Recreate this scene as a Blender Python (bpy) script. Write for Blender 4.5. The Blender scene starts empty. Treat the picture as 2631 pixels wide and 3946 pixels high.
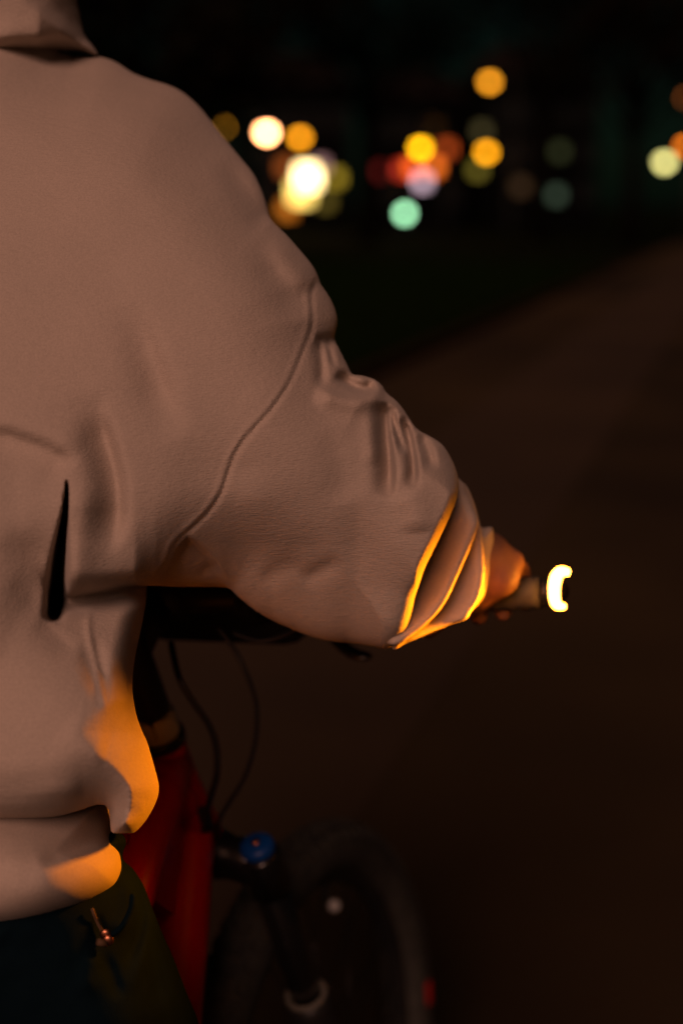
import bpy, bmesh, math, random
import numpy as np
from mathutils import Vector

# ------------------------------------------------------------------ camera, sky, light
sc = bpy.context.scene
col = sc.collection
PITCH = math.radians(12.2)
CAM = np.array([0.0, 0.0, 1.53])
FPX = 5481.0                      # focal length in pixels of the photograph
cam = bpy.data.cameras.new('camera')
cam.sensor_fit = 'VERTICAL'; cam.sensor_height = 36.0; cam.lens = 50.0
cam.clip_start = 0.05; cam.clip_end = 2000
cam.dof.use_dof = True; cam.dof.focus_distance = 1.205; cam.dof.aperture_fstop = 2.05
cam.dof.aperture_blades = 0
camo = bpy.data.objects.new('camera', cam); col.objects.link(camo)
camo.location = CAM; camo.rotation_euler = (math.pi/2 - PITCH, 0, 0)
sc.camera = camo

SUN_EL, SUN_AZ = math.radians(33), math.radians(15)   # street light from behind and left of the camera
world = bpy.data.worlds.new('World'); sc.world = world; world.use_nodes = True
wn = world.node_tree.nodes; wl = world.node_tree.links
bg = wn['Background']
sky = wn.new('ShaderNodeTexSky'); sky.sky_type = 'NISHITA'; sky.sun_disc = False
sky.sun_elevation = SUN_EL; sky.sun_rotation = math.pi + SUN_AZ
wmix = wn.new('ShaderNodeMixRGB'); wmix.blend_type = 'MULTIPLY'; wmix.inputs[0].default_value = 1
wmix.inputs[2].default_value = (0.36, 0.72, 0.50, 1)
wl.new(sky.outputs[0], wmix.inputs[1]); wl.new(wmix.outputs[0], bg.inputs[0])
bg.inputs[1].default_value = 0.0011
sun = bpy.data.lights.new('sun', 'SUN'); sun.energy = 1.48; sun.angle = math.radians(30)
sun.color = (1.0, 0.52, 0.39)
suno = bpy.data.objects.new('sun', sun); col.objects.link(suno)
sd = Vector((math.sin(SUN_AZ)*math.cos(SUN_EL), math.cos(SUN_AZ)*math.cos(SUN_EL), -math.sin(SUN_EL)))
suno.rotation_euler = sd.to_track_quat('-Z', 'Y').to_euler()
sc.view_settings.view_transform = 'Standard'; sc.view_settings.look = 'None'
sc.view_settings.exposure = 0.0; sc.view_settings.gamma = 1.0
sc.render.engine = 'CYCLES'
cy = sc.cycles
cy.use_denoising = True; cy.use_adaptive_sampling = False
cy.max_bounces = 5; cy.diffuse_bounces = 3; cy.glossy_bounces = 3; cy.transmission_bounces = 3
cy.sample_clamp_indirect = 4.0; cy.caustics_reflective = False; cy.caustics_refractive = False
cy.pixel_filter_type = 'BLACKMAN_HARRIS'

random.seed(7); rng = np.random.default_rng(7)
FW = np.array([0, math.cos(PITCH), -math.sin(PITCH)]); UP = np.array([0, math.sin(PITCH), math.cos(PITCH)])
RT = np.array([1.0, 0, 0]); Z = np.array([0, 0, 1.0])
def at(x, y, d):
    """point at distance d in front of the photographer, seen at photo position x, y"""
    return CAM + d*FW + (x - 1315.5)/FPX*d*RT - (y - 1973)/FPX*d*UP
def at_many(x, y, d):
    return CAM[None] + d[:, None]*FW + ((x - 1315.5)/FPX*d)[:, None]*RT - ((y - 1973)/FPX*d)[:, None]*UP

# ------------------------------------------------------------------ helpers
def tag(o, label=None, cat=None, group=None, kind=None):
    if label: o['label'] = label
    if cat: o['category'] = cat
    if group: o['group'] = group
    if kind: o['kind'] = kind
    return o
def empty(name, loc=(0, 0, 0), parent=None):
    o = bpy.data.objects.new(name, None); col.objects.link(o); o.location = loc
    o.empty_display_size = 0.1
    if parent: o.parent = parent
    return o
def link(name, me, m, parent=None, smooth=True):
    me.materials.append(m) if len(me.materials) == 0 else None
    if smooth:
        me.polygons.foreach_set('use_smooth', [True]*len(me.polygons))
    o = bpy.data.objects.new(name, me); col.objects.link(o)
    if parent:
        o.parent = parent
        if parent.type == 'EMPTY' or True:
            base = Vector((0, 0, 0)); p = parent
            while p: base += Vector(p.location); p = p.parent
            o.location = -base
    return o
def mesh(name, v, f, m, parent=None, smooth=True):
    me = bpy.data.meshes.new(name); me.from_pydata([tuple(map(float, q)) for q in v], [], [tuple(map(int, q)) for q in f])
    me.update()
    return link(name, me, m, parent, smooth)
def np_mesh(name, V, Q, m, parent=None):
    me = bpy.data.meshes.new(name)
    me.vertices.add(len(V)); me.vertices.foreach_set('co', V.astype(np.float32).ravel())
    me.loops.add(Q.size); me.loops.foreach_set('vertex_index', Q.astype(np.int32).ravel())
    n = len(Q); me.polygons.add(n)
    me.polygons.foreach_set('loop_start', np.arange(0, n*4, 4, dtype=np.int32))
    me.update(calc_edges=True); me.validate()
    return link(name, me, m, parent)
def basis(t):
    t = t/np.linalg.norm(t); a = np.array([0, 0, 1.0]) if abs(t[2]) < .9 else np.array([1.0, 0, 0])
    u = np.cross(t, a); u /= np.linalg.norm(u); return u, np.cross(t, u)
def tube_data(pts, rad, n=14, caps=True, flat=None):
    """tapered tube along points; flat = (axis, factor) squeezes the section along an axis"""
    pts = [np.asarray(p, float) for p in pts]
    if np.isscalar(rad): rad = [rad]*len(pts)
    V, F = [], []; u = None
    for i, p in enumerate(pts):
        t = pts[min(i+1, len(pts)-1)] - pts[max(i-1, 0)]; t = t/np.linalg.norm(t)
        if u is None: u, w = basis(t)
        else:
            u = u - t*(u@t); u /= np.linalg.norm(u)
            w = np.cross(t, u)
        w = np.cross(t, u)
        for k in range(n):
            a = 2*math.pi*k/n; o = rad[i]*(math.cos(a)*u + math.sin(a)*w)
            if flat is not None: o = o + flat[0]*(o@flat[0])*(flat[1]-1)
            V.append(p + o)
    for i in range(len(pts)-1):
        for k in range(n):
            a, b = i*n+k, i*n+(k+1) % n
            F.append((a, b, b+n, a+n))
    if caps:
        F.append(tuple(range(n))[::-1]); F.append(tuple((len(pts)-1)*n+k for k in range(n)))
    return V, F
def tube(name, pts, rad, m, parent=None, n=14, flat=None):
    V, F = tube_data(pts, rad, n, True, flat); return mesh(name, V, F, m, parent)
def spline(P, k=6):
    P = np.asarray(P, float); out = []
    for i in range(len(P)-1):
        p0, p1, p2, p3 = P[max(i-1, 0)], P[i], P[i+1], P[min(i+2, len(P)-1)]
        for j in range(k):
            t = j/k
            out.append(.5*((2*p1)+(-p0+p2)*t+(2*p0-5*p1+4*p2-p3)*t*t+(-p0+3*p1-3*p2+p3)*t**3))
    out.append(P[-1]); return np.array(out)
def join_data(*parts):
    V, F = [], []
    for v, f in parts:
        o = len(V); V += list(v); F += [tuple(i+o for i in q) for q in f]
    return V, F
def box_data(c, ex, ey, ez, bev=0.0):
    """box from centre and three half-axis vectors, chamfered edges"""
    c, ex, ey, ez = map(lambda a: np.asarray(a, float), (c, ex, ey, ez))
    bm = bmesh.new(); bmesh.ops.create_cube(bm, size=2)
    L = [np.linalg.norm(a) for a in (ex, ey, ez)]
    for v in bm.verts: v.co = Vector((v.co.x*L[0], v.co.y*L[1], v.co.z*L[2]))
    if bev: bmesh.ops.bevel(bm, geom=bm.edges[:], offset=bev, segments=2, affect='EDGES', profile=.6)
    D = [a/l for a, l in zip((ex, ey, ez), L)]
    V = [c + v.co.x*D[0] + v.co.y*D[1] + v.co.z*D[2] for v in bm.verts]
    bm.verts.index_update(); F = [tuple(v.index for v in f.verts) for f in bm.faces]; bm.free()
    return V, F
def box(name, c, ex, ey, ez, m, parent=None, bev=0.0):
    V, F = box_data(c, ex, ey, ez, bev); return mesh(name, V, F, m, parent, False)
def sphere_data(c, r, n=14, m=9, sc3=(1, 1, 1)):
    V, F = [np.array(c)+np.array([0, 0, r*sc3[2]])], []
    for i in range(1, m):
        for k in range(n):
            th, a = math.pi*i/m, 2*math.pi*k/n
            V.append(np.array(c)+r*np.array([sc3[0]*math.sin(th)*math.cos(a), sc3[1]*math.sin(th)*math.sin(a), sc3[2]*math.cos(th)]))
    V.append(np.array(c)-np.array([0, 0, r*sc3[2]]))
    for k in range(n): F.append((0, 1+k, 1+(k+1) % n)); F.append((len(V)-1, 1+(m-2)*n+(k+1) % n, 1+(m-2)*n+k))
    for i in range(m-2):
        for k in range(n):
            a, b = 1+i*n+k, 1+i*n+(k+1) % n; F.append((a, a+n, b+n, b))
    return V, F

# ------------------------------------------------------------------ materials
def mat(name, base, rough=.6, metal=0.0, noise=None, bump=None, coat=0.0, sheen=0.0, spec=None):
    """noise=(scale, other colour, detail); bump=[(scale, strength, distance)]"""
    m = bpy.data.materials.new(name); m.use_nodes = True
    nt = m.node_tree; n = nt.nodes; b = n['Principled BSDF']
    b.inputs['Base Color'].default_value = (*base, 1); b.inputs['Roughness'].default_value = rough
    b.inputs['Metallic'].default_value = metal; b.inputs['Coat Weight'].default_value = coat
    b.inputs['Sheen Weight'].default_value = sheen
    if spec is not None: b.inputs['Specular IOR Level'].default_value = spec
    tc = n.new('ShaderNodeTexCoord')
    if noise:
        t = n.new('ShaderNodeTexNoise'); t.inputs['Scale'].default_value = noise[0]; t.inputs['Detail'].default_value = noise[2]
        r = n.new('ShaderNodeValToRGB'); r.color_ramp.elements[0].position = .35; r.color_ramp.elements[1].position = .68
        r.color_ramp.elements[0].color = (*base, 1); r.color_ramp.elements[1].color = (*noise[1], 1)
        nt.links.new(tc.outputs['Object'], t.inputs[0]); nt.links.new(t.outputs[0], r.inputs[0]); nt.links.new(r.outputs[0], b.inputs['Base Color'])
    prev = None
    for s, st, dist in (bump or []):
        t = n.new('ShaderNodeTexNoise'); t.inputs['Scale'].default_value = s; t.inputs['Detail'].default_value = 4
        bp = n.new('ShaderNodeBump'); bp.inputs['Strength'].default_value = st; bp.inputs['Distance'].default_value = dist
        nt.links.new(tc.outputs['Object'], t.inputs[0]); nt.links.new(t.outputs[0], bp.inputs['Height'])
        if prev: nt.links.new(prev.outputs[0], bp.inputs['Normal'])
        prev = bp
    if prev: nt.links.new(prev.outputs[0], b.inputs['Normal'])
    return m
def add_weave(m, scale, rot, strength, dist):
    nt = m.node_tree; n = nt.nodes; b = n['Principled BSDF']
    tc = n.new('ShaderNodeTexCoord'); mp = n.new('ShaderNodeMapping'); mp.inputs['Rotation'].default_value = rot
    w = n.new('ShaderNodeTexWave'); w.inputs['Scale'].default_value = scale; w.inputs['Distortion'].default_value = 1.2
    w.inputs['Detail'].default_value = 2; w.inputs['Detail Scale'].default_value = 1.5
    bp = n.new('ShaderNodeBump'); bp.inputs['Strength'].default_value = strength; bp.inputs['Distance'].default_value = dist
    nt.links.new(tc.outputs['Object'], mp.inputs[0]); nt.links.new(mp.outputs[0], w.inputs[0]); nt.links.new(w.outputs[1], bp.inputs['Height'])
    old = b.inputs['Normal'].links
    if old: nt.links.new(old[0].from_socket, bp.inputs['Normal'])
    nt.links.new(bp.outputs[0], b.inputs['Normal'])
def add_twill(m, strength, dist):
    nt = m.node_tree; n = nt.nodes; b = n['Principled BSDF']
    tc = n.new('ShaderNodeTexCoord'); mp = n.new('ShaderNodeMapping'); mp.inputs['Rotation'].default_value = (0, .55, 0); mp.inputs['Scale'].default_value = (130, 300, 850)
    t = n.new('ShaderNodeTexNoise'); t.inputs['Scale'].default_value = 1.0; t.inputs['Detail'].default_value = 1
    bp = n.new('ShaderNodeBump'); bp.inputs['Strength'].default_value = strength; bp.inputs['Distance'].default_value = dist
    nt.links.new(tc.outputs['Object'], mp.inputs[0]); nt.links.new(mp.outputs[0], t.inputs[0]); nt.links.new(t.outputs[0], bp.inputs['Height'])
    nt.links.new(b.inputs['Normal'].links[0].from_socket, bp.inputs['Normal']); nt.links.new(bp.outputs[0], b.inputs['Normal'])
def add_speckle(m, scale, amount):
    nt = m.node_tree; n = nt.nodes; b = n['Principled BSDF']; src = b.inputs['Base Color'].links[0].from_socket
    tc = n.new('ShaderNodeTexCoord'); t = n.new('ShaderNodeTexNoise'); t.inputs['Scale'].default_value = scale; t.inputs['Detail'].default_value = 2
    mr = n.new('ShaderNodeMapRange'); mr.inputs[1].default_value = .3; mr.inputs[2].default_value = .7; mr.inputs[3].default_value = 1-amount; mr.inputs[4].default_value = 1+amount
    mx = n.new('ShaderNodeVectorMath'); mx.operation = 'SCALE'
    nt.links.new(tc.outputs['Object'], t.inputs[0]); nt.links.new(t.outputs[0], mr.inputs[0]); nt.links.new(src, mx.inputs[0]); nt.links.new(mr.outputs[0], mx.inputs['Scale'])
    nt.links.new(mx.outputs[0], b.inputs['Base Color'])
def emit(name, rgb, strength):
    m = bpy.data.materials.new(name); m.use_nodes = True; n = m.node_tree.nodes; b = n['Principled BSDF']
    b.inputs['Base Color'].default_value = (.05, .05, .05, 1)
    b.inputs['Emission Color'].default_value = (*rgb, 1); b.inputs['Emission Strength'].default_value = strength
    return m
FAB = (0.50, 0.425, 0.355); FAB2 = (0.54, 0.455, 0.38)
M = {}
M['fleece'] = mat('beige_fleece', FAB, .95, noise=(9, FAB2, 5), bump=[(1100, .5, .001), (160, .22, .002)], sheen=.15, spec=.15)
M['rib'] = mat('beige_rib', FAB, .95, noise=(9, FAB2, 5), bump=[(900, .2, .001)], sheen=.1, spec=.15)
add_twill(M['fleece'], .45, .0012); add_speckle(M['fleece'], 620, .08); add_speckle(M['rib'], 520, .08)
M['denim'] = mat('dark_denim', (.0016, .0065, .010), .9, noise=(14, (.0034, .011, .016), 6), bump=[(700, .3, .001), (60, .2, .003)], spec=.04)
M['copper'] = mat('copper_rivet', (.55, .22, .12), .35, 1.0)
M['thread'] = mat('tan_thread', (.09, .045, .018), .8)
M['skin'] = mat('skin', (.28, .13, .07), .6, noise=(30, (.22, .10, .055), 4), bump=[(220, .25, .001)])
M['hair'] = mat('dark_hair', (.02, .014, .01), .6, bump=[(90, .5, .004)])
M['sole'] = mat('shoe_rubber', (.03, .03, .03), .8, bump=[(60, .3, .003)])
M['red'] = mat('red_paint', (.66, .0006, .0005), .36, noise=(9, (.52, .0005, .0004), 4), spec=.32, bump=[(14, .25, .006), (90, .1, .001)])
M['black'] = mat('black_alloy', (.016, .017, .017), .42, noise=(20, (.026, .025, .024), 3))
M['gloss'] = mat('black_gloss', (.010, .010, .010), .25, coat=.4)
M['rubber'] = mat('tyre_rubber', (.045, .044, .038), .75, noise=(40, (.075, .072, .06), 4), bump=[(160, .4, .002)])
M['silver'] = mat('brushed_alloy', (.80, .74, .64), .45, .2, bump=[(80, .1, .001)])
M['seal'] = mat('grey_rubber', (.17, .16, .13), .7, bump=[(120, .2, .001)])
M['blue'] = mat('blue_anodised', (.003, .065, .32), .38, .0)
M['black_fill'] = mat('black_nylon', (.007, .009, .009), .9, bump=[(300, .4, .002), (30, .3, .006)])
M['soot'] = mat('matt_black_plastic', (.003, .003, .003), .9, noise=(50, (.004, .004, .004), 2), spec=.05)
M['white'] = mat('glint_white', (.8, .78, .75), .4)
M['redplastic'] = mat('red_reflector', (.60, .008, .008), .35)
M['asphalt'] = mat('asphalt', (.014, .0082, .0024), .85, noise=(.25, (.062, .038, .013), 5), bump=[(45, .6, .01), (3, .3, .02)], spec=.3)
M['redlane'] = mat('red_lane', (.028, .0142, .0040), .85, noise=(.5, (.050, .027, .0085), 5), bump=[(45, .6, .01)])
M['kerb'] = mat('kerb_stone', (.028, .018, .008), .85, noise=(2.5, (.018, .012, .006), 5), bump=[(20, .5, .01)], spec=.03)
M['soil'] = mat('turf_soil', (.003, .006, .0015), .95, noise=(2, (.005, .008, .002), 5), bump=[(8, .6, .05)], spec=.03)
M['grass'] = mat('grass_blade', (.004, .013, .0015), .8, noise=(.4, (.007, .016, .002), 3), spec=.03)
M['bark'] = mat('bark', (.006, .005, .004), .9, noise=(5, (.004, .003, .003), 5), bump=[(12, .8, .03)], spec=.03)
M['leaf'] = mat('leaf', (.002, .007, .005), .7, noise=(.6, (.003, .007, .005), 3), spec=.03)
M['leafb'] = mat('leaf_brown', (.003, .005, .003), .7, noise=(.6, (.009, .005, .002), 3), spec=.03)
M['render'] = mat('dark_render', (.0022, .003, .003), .9, noise=(.4, (.0015, .002, .002), 5), spec=.03)
M['glass'] = mat('dark_glass', (.01, .012, .013), .12)
M['frame'] = mat('window_frame', (.004, .004, .004), .6, spec=.03)
M['roof'] = mat('roof_tile', (.014, .010, .009), .9, noise=(3, (.010, .008, .007), 4), spec=.03)
M['pole'] = mat('pole_paint', (.03, .035, .035), .5, spec=.03)

# ------------------------------------------------------------------ ground
def sheet(name, poly, z, m, kind='structure', label=None, cat=None):
    o = mesh(name, [(x, y, z) for x, y in poly], [tuple(range(len(poly)))], m, None, False)
    tag(o, label, cat, kind=kind); return o
sheet('ground', [(-900, -300), (900, -300), (900, 1200), (-900, 1200)], -.012, M['soil'], label='dark ground reaching to the horizon behind everything', cat='ground')
E0, E1 = np.array([-1.6, 6.0]), np.array([3.55, 24.0]); ED = (E1-E0)/np.linalg.norm(E1-E0); EN = np.array([ED[1], -ED[0]])
def el(t, off=0): return tuple(E0 + ED*t + EN*off)
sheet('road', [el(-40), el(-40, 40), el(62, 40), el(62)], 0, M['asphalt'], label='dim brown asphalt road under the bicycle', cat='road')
sheet('red_lane', [el(-6, 1.15), el(-6, 2.3), el(61, 2.3), el(61, 1.15)], .004, M['redlane'], label='faded reddish lane strip along the road edge', cat='lane')
sheet('verge', [el(-40, -14), el(-40, -.16), el(60, -.16), el(60, -14)], .10, M['soil'], label='raised dark strip of earth beside the road', cat='verge')
kerb = tag(empty('kerb', (*el(0), 0)), 'grey stone kerb between the grass verge and road', 'kerb', kind='structure')
a3 = np.array([ED[0], ED[1], 0]); n3 = np.array([EN[0], EN[1], 0])
kme = None
for i in range(42):
    c = np.array([*el(-2+i*1.0, -.08), .055])
    if kme is None:
        V, F = box_data((0, 0, 0), a3*.492, n3*.078, Z*.062, .012)
        ko = mesh('kerbstone', V, F, M['kerb'], kerb, False); kme = ko.data
    else:
        ko = bpy.data.objects.new('kerbstone', kme); col.objects.link(ko); ko.parent = kerb
    ko.location = Vector(c) - Vector(kerb.location)
# grass: blades on the verge
N = 26000
t = rng.uniform(0, 30, N); o_ = -rng.uniform(.25, 9, N); h = rng.uniform(.06, .17, N); a = rng.uniform(0, 6.28, N)
bx, by = E0[0]+ED[0]*t+EN[0]*o_, E0[1]+ED[1]*t+EN[1]*o_
V = np.empty((N, 3, 3)); w = .012
V[:, 0] = np.stack([bx-w*np.cos(a), by-w*np.sin(a), np.full(N, .095)], 1)
V[:, 1] = np.stack([bx+w*np.cos(a), by+w*np.sin(a), np.full(N, .095)], 1)
V[:, 2] = np.stack([bx+rng.normal(0, .04, N), by+rng.normal(0, .04, N), .095+h], 1)
gme = bpy.data.meshes.new('grass'); gme.vertices.add(N*3); gme.vertices.foreach_set('co', V.astype(np.float32).ravel())
gme.loops.add(N*3); gme.loops.foreach_set('vertex_index', np.arange(N*3, dtype=np.int32)); gme.polygons.add(N)
gme.polygons.foreach_set('loop_start', np.arange(0, N*3, 3, dtype=np.int32)); gme.update(calc_edges=True)
tag(link('grass', gme, M['grass'], None, False), 'dark green grass on the verge beyond the sleeve', 'grass', kind='stuff')

# ------------------------------------------------------------------ implicit surfaces
def surface_nets(G, xs, ys, zs):
    """quad mesh of the zero level of G (negative inside), sampled at xs, ys, zs"""
    b = G < 0
    s = np.zeros(tuple(k-1 for k in G.shape), np.uint8)
    for i in (0, 1):
        for j in (0, 1):
            for k in (0, 1):
                s += b[i:G.shape[0]-1+i, j:G.shape[1]-1+j, k:G.shape[2]-1+k]
    act = (s > 0) & (s < 8)
    I, J, K = np.nonzero(act)
    cid = np.full(act.shape, -1, np.int32); cid[I, J, K] = np.arange(len(I))
    val = {}
    for i in (0, 1):
        for j in (0, 1):
            for k in (0, 1): val[i, j, k] = G[I+i, J+j, K+k]
    acc = np.zeros((len(I), 3)); cnt = np.zeros(len(I))
    cs = list(val)
    for c in cs:
        for ax in range(3):
            if c[ax] == 0:
                d = list(c); d[ax] = 1; d = tuple(d)
                va, vb = val[c], val[d]; cr = (va < 0) != (vb < 0)
                den = np.where(cr, va-vb, 1); tt = np.where(cr, va/den, 0)
                p = np.tile(np.array(c, float), (len(I), 1)); p[:, ax] += tt
                acc += p*cr[:, None]; cnt += cr
    acc /= cnt[:, None]
    def pos(A, idx, fr): return A[idx] + (A[idx+1]-A[idx])*fr
    P = np.stack([pos(xs, I, acc[:, 0]), pos(ys, J, acc[:, 1]), pos(zs, K, acc[:, 2])], 1)
    Q = []
    nx, ny, nz = G.shape
    e = b[:-1, 1:-1, 1:-1] != b[1:, 1:-1, 1:-1]; i, j, k = np.nonzero(e); j += 1; k += 1
    q = np.stack([cid[i, j-1, k-1], cid[i, j, k-1], cid[i, j, k], cid[i, j-1, k]], 1); fl = b[i, j, k]; q[~fl] = q[~fl][:, ::-1]; Q.append(q)
    e = b[1:-1, :-1, 1:-1] != b[1:-1, 1:, 1:-1]; i, j, k = np.nonzero(e); i += 1; k += 1
    q = np.stack([cid[i-1, j, k-1], cid[i-1, j, k], cid[i, j, k], cid[i, j, k-1]], 1); fl = b[i, j, k]; q[~fl] = q[~fl][:, ::-1]; Q.append(q)
    e = b[1:-1, 1:-1, :-1] != b[1:-1, 1:-1, 1:]; i, j, k = np.nonzero(e); i += 1; j += 1
    q = np.stack([cid[i-1, j-1, k], cid[i, j-1, k], cid[i, j, k], cid[i-1, j, k]], 1); fl = b[i, j, k]; q[~fl] = q[~fl][:, ::-1]; Q.append(q)
    return P, np.concatenate(Q)
def poly_dist(X, Y, poly):
    """signed distance to a closed outline, positive inside"""
    P = np.asarray(poly, float); D = np.full(X.shape, 1e18); ins = np.zeros(X.shape, bool)
    for i in range(len(P)):
        ax, ay = P[i]; bx_, by_ = P[(i+1) % len(P)]
        dx, dy = bx_-ax, by_-ay; L = dx*dx+dy*dy
        if L < 1e-9: continue
        t = np.clip(((X-ax)*dx+(Y-ay)*dy)/L, 0, 1)
        D = np.minimum(D, (X-ax-t*dx)**2+(Y-ay-t*dy)**2)
        if dy != 0: ins ^= ((ay > Y) != (by_ > Y)) & (X < (bx_-ax)*(Y-ay)/dy+ax)
    D = np.sqrt(D); return np.where(ins, D, -D)
def closed(P, k=4):
    P = [np.array(p, float) for p in P]; P = P[-1:]+P+P[:2]
    out = []
    for i in range(1, len(P)-2):
        p0, p1, p2, p3 = P[i-1], P[i], P[i+1], P[i+2]
        for j in range(k):
            t = j/k; out.append(.5*((2*p1)+(-p0+p2)*t+(2*p0-5*p1+4*p2-p3)*t*t+(-p0+3*p1-3*p2+p3)*t**3))
    return np.array(out)
def rbf(X, Y, ctrl, s=700.0):
    C = np.array(ctrl, float); xy = C[:, :2]/s; v = C[:, 2]; n = len(C)
    def U(r2): return np.where(r2 > 1e-12, r2*np.log(np.maximum(r2, 1e-12)), 0)
    R2 = ((xy[:, None]-xy[None])**2).sum(-1)
    A = np.zeros((n+3, n+3)); A[:n, :n] = U(R2)+np.eye(n)*.02; A[:n, n] = 1; A[:n, n+1:] = xy; A[n, :n] = 1; A[n+1:, :n] = xy.T
    w = np.linalg.solve(A, np.concatenate([v, [0, 0, 0]]))
    out = w[n]+w[n+1]*X/s+w[n+2]*Y/s
    for i in range(n): out = out+w[i]*U((X/s-xy[i, 0])**2+(Y/s-xy[i, 1])**2)
    return out
WS = 1.0
def stroke(X, Y, pts, amp, wl, wr, taper=.25, k=6, wid=None):
    """fold along a curve: amp metres, widths in pixels on the left and right of its direction"""
    P = spline(pts, k); n = len(P)-1; wl, wr = wl*WS, wr*WS
    best = np.full(X.shape, 1e18); sg = np.zeros(X.shape); tt = np.zeros(X.shape)
    lo = P.min(0)-4*max(wl, wr); hi = P.max(0)+4*max(wl, wr)
    m = (X > lo[0]) & (X < hi[0]) & (Y > lo[1]) & (Y < hi[1])
    x, y = X[m], Y[m]; b = np.full(x.shape, 1e18); s_ = np.zeros(x.shape); t_ = np.zeros(x.shape)
    for i in range(n):
        dx, dy = P[i+1]-P[i]; L = dx*dx+dy*dy
        t = np.clip(((x-P[i, 0])*dx+(y-P[i, 1])*dy)/L, 0, 1)
        ex, ey = x-P[i, 0]-t*dx, y-P[i, 1]-t*dy; d2 = ex*ex+ey*ey; u = d2 < b
        b[u] = d2[u]; s_[u] = (dx*ey-dy*ex)[u]; t_[u] = ((i+t)/n)[u]
    w = np.where(s_ > 0, wr, wl)*(1 if wid is None else np.interp(t_, np.linspace(0, 1, len(wid)), wid))
    f = amp*np.exp(-b/(w*w))
    if taper > 0:
        q = np.clip(np.minimum(t_, 1-t_)/taper, 0, 1); f = f*(q*q*(3-2*q))
    out = np.zeros(X.shape); out[m] = f; return out
def vnoise(X, Y, scale, seed):
    r = np.random.default_rng(seed); T = r.normal(0, 1, (64, 64))
    x, y = X/scale+17.3, Y/scale+9.7; i, j = np.floor(x).astype(int), np.floor(y).astype(int); u, v = x-i, y-j
    u, v = u*u*(3-2*u), v*v*(3-2*v)
    g = lambda a, b: T[a % 64, b % 64]
    return (g(i, j)*(1-u)+g(i+1, j)*u)*(1-v)+(g(i, j+1)*(1-u)+g(i+1, j+1)*u)*v
PM = 1.2/FPX                                   # metres per pixel at the garment
def slab(S, D0, T, R, d):
    """rounded slab: S signed outline distance in metres, mid depth D0, half thickness T, edge radius R"""
    e = np.maximum(R-S, 0)*(T/R)
    return np.sqrt(e[:, :, None]**2+(d[None, None]-D0[:, :, None])**2).astype(np.float32)-np.broadcast_to(np.asarray(T, np.float32), S.shape)[:, :, None]
def smin(a, b, k):
    h = np.clip(.5+.5*(b-a)/k, 0, 1); return b*(1-h)+a*h-k*h*(1-h)
def cloth(name, poly, front, T, R, m, parent, step=10, folds=None, dstep=.0025, noise=.0012, sub=4, seed=3):
    """padded piece of clothing: outline, control points of its front surface, half thickness, edge radius"""
    P = closed(poly, sub); lo, hi = P.min(0)-40, P.max(0)+40
    xs = np.arange(lo[0], hi[0], step); ys = np.arange(lo[1], hi[1], step)
    X, Y = np.meshgrid(xs, ys, indexing='ij')
    S = poly_dist(X, Y, P)*PM
    D = rbf(X, Y, front) if len(front) > 3 else np.full(X.shape, front[0][2])
    D = D+T-noise*vnoise(X, Y, 170, seed)-noise*.6*vnoise(X, Y, 70, seed+1)
    if folds is not None: D = D-folds(X, Y)
    inside = S > -.005
    zs = np.arange(D[inside].min()-T-.02, D[inside].max()+T+.02, dstep)
    G = slab(S, D, np.full(S.shape, T), R(X, Y) if callable(R) else np.full(S.shape, R), zs)
    V, Q = surface_nets(G, xs, ys, zs)
    return np_mesh(name, at_many(V[:, 0], V[:, 1], V[:, 2]), Q, m, parent)

# ------------------------------------------------------------------ bicycle axes (the person holds it)
TH, LA, DE, HA = .163, .172, .247, 1.234
def rot(v, k, a): return v*math.cos(a)+np.cross(k, v)*math.sin(a)+k*(k@v)*(1-math.cos(a))
BF = np.array([math.sin(TH), math.cos(TH), 0]); BR0 = np.array([math.cos(TH), -math.sin(TH), 0])
BU = math.cos(LA)*Z-math.sin(LA)*BR0; BR = np.cross(BF, BU)
SA = math.cos(HA)*BF-math.sin(HA)*BU; SA /= np.linalg.norm(SA)
SF = rot(BF-SA*(BF@SA), SA, DE); SF /= np.linalg.norm(SF); SR = rot(BR, SA, DE)
HD = at(628, 2860, 1.549)
def fr(f, r, u): return HD+f*BF+r*BR+u*BU          # frame coordinates: forward, right, up
def st(f, r, a): return HD+f*SF+r*SR-a*SA          # steered coordinates: forward, right, up the steering axis
BAR_A = .132
LAMP = at(2150, 2280, 1.437)
LF, LR, LA_ = (LAMP-HD)@SF, (LAMP-HD)@SR, -((LAMP-HD)@SA)
STEM = .085; BEND = LR-.018                      # stem reach, half length of the bar
def bc(side, r):
    """centre line of the handlebar, r metres from its middle"""
    t = min(max((r-.06)/(LR-.06), 0), 1); q = min(max((r-.06)/.14, 0), 1); q = q*q*(3-2*q)
    return st(STEM+(LF-STEM)*t, side*r, BAR_A+(LA_-BAR_A)*(q*.7+t*.3))

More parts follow.
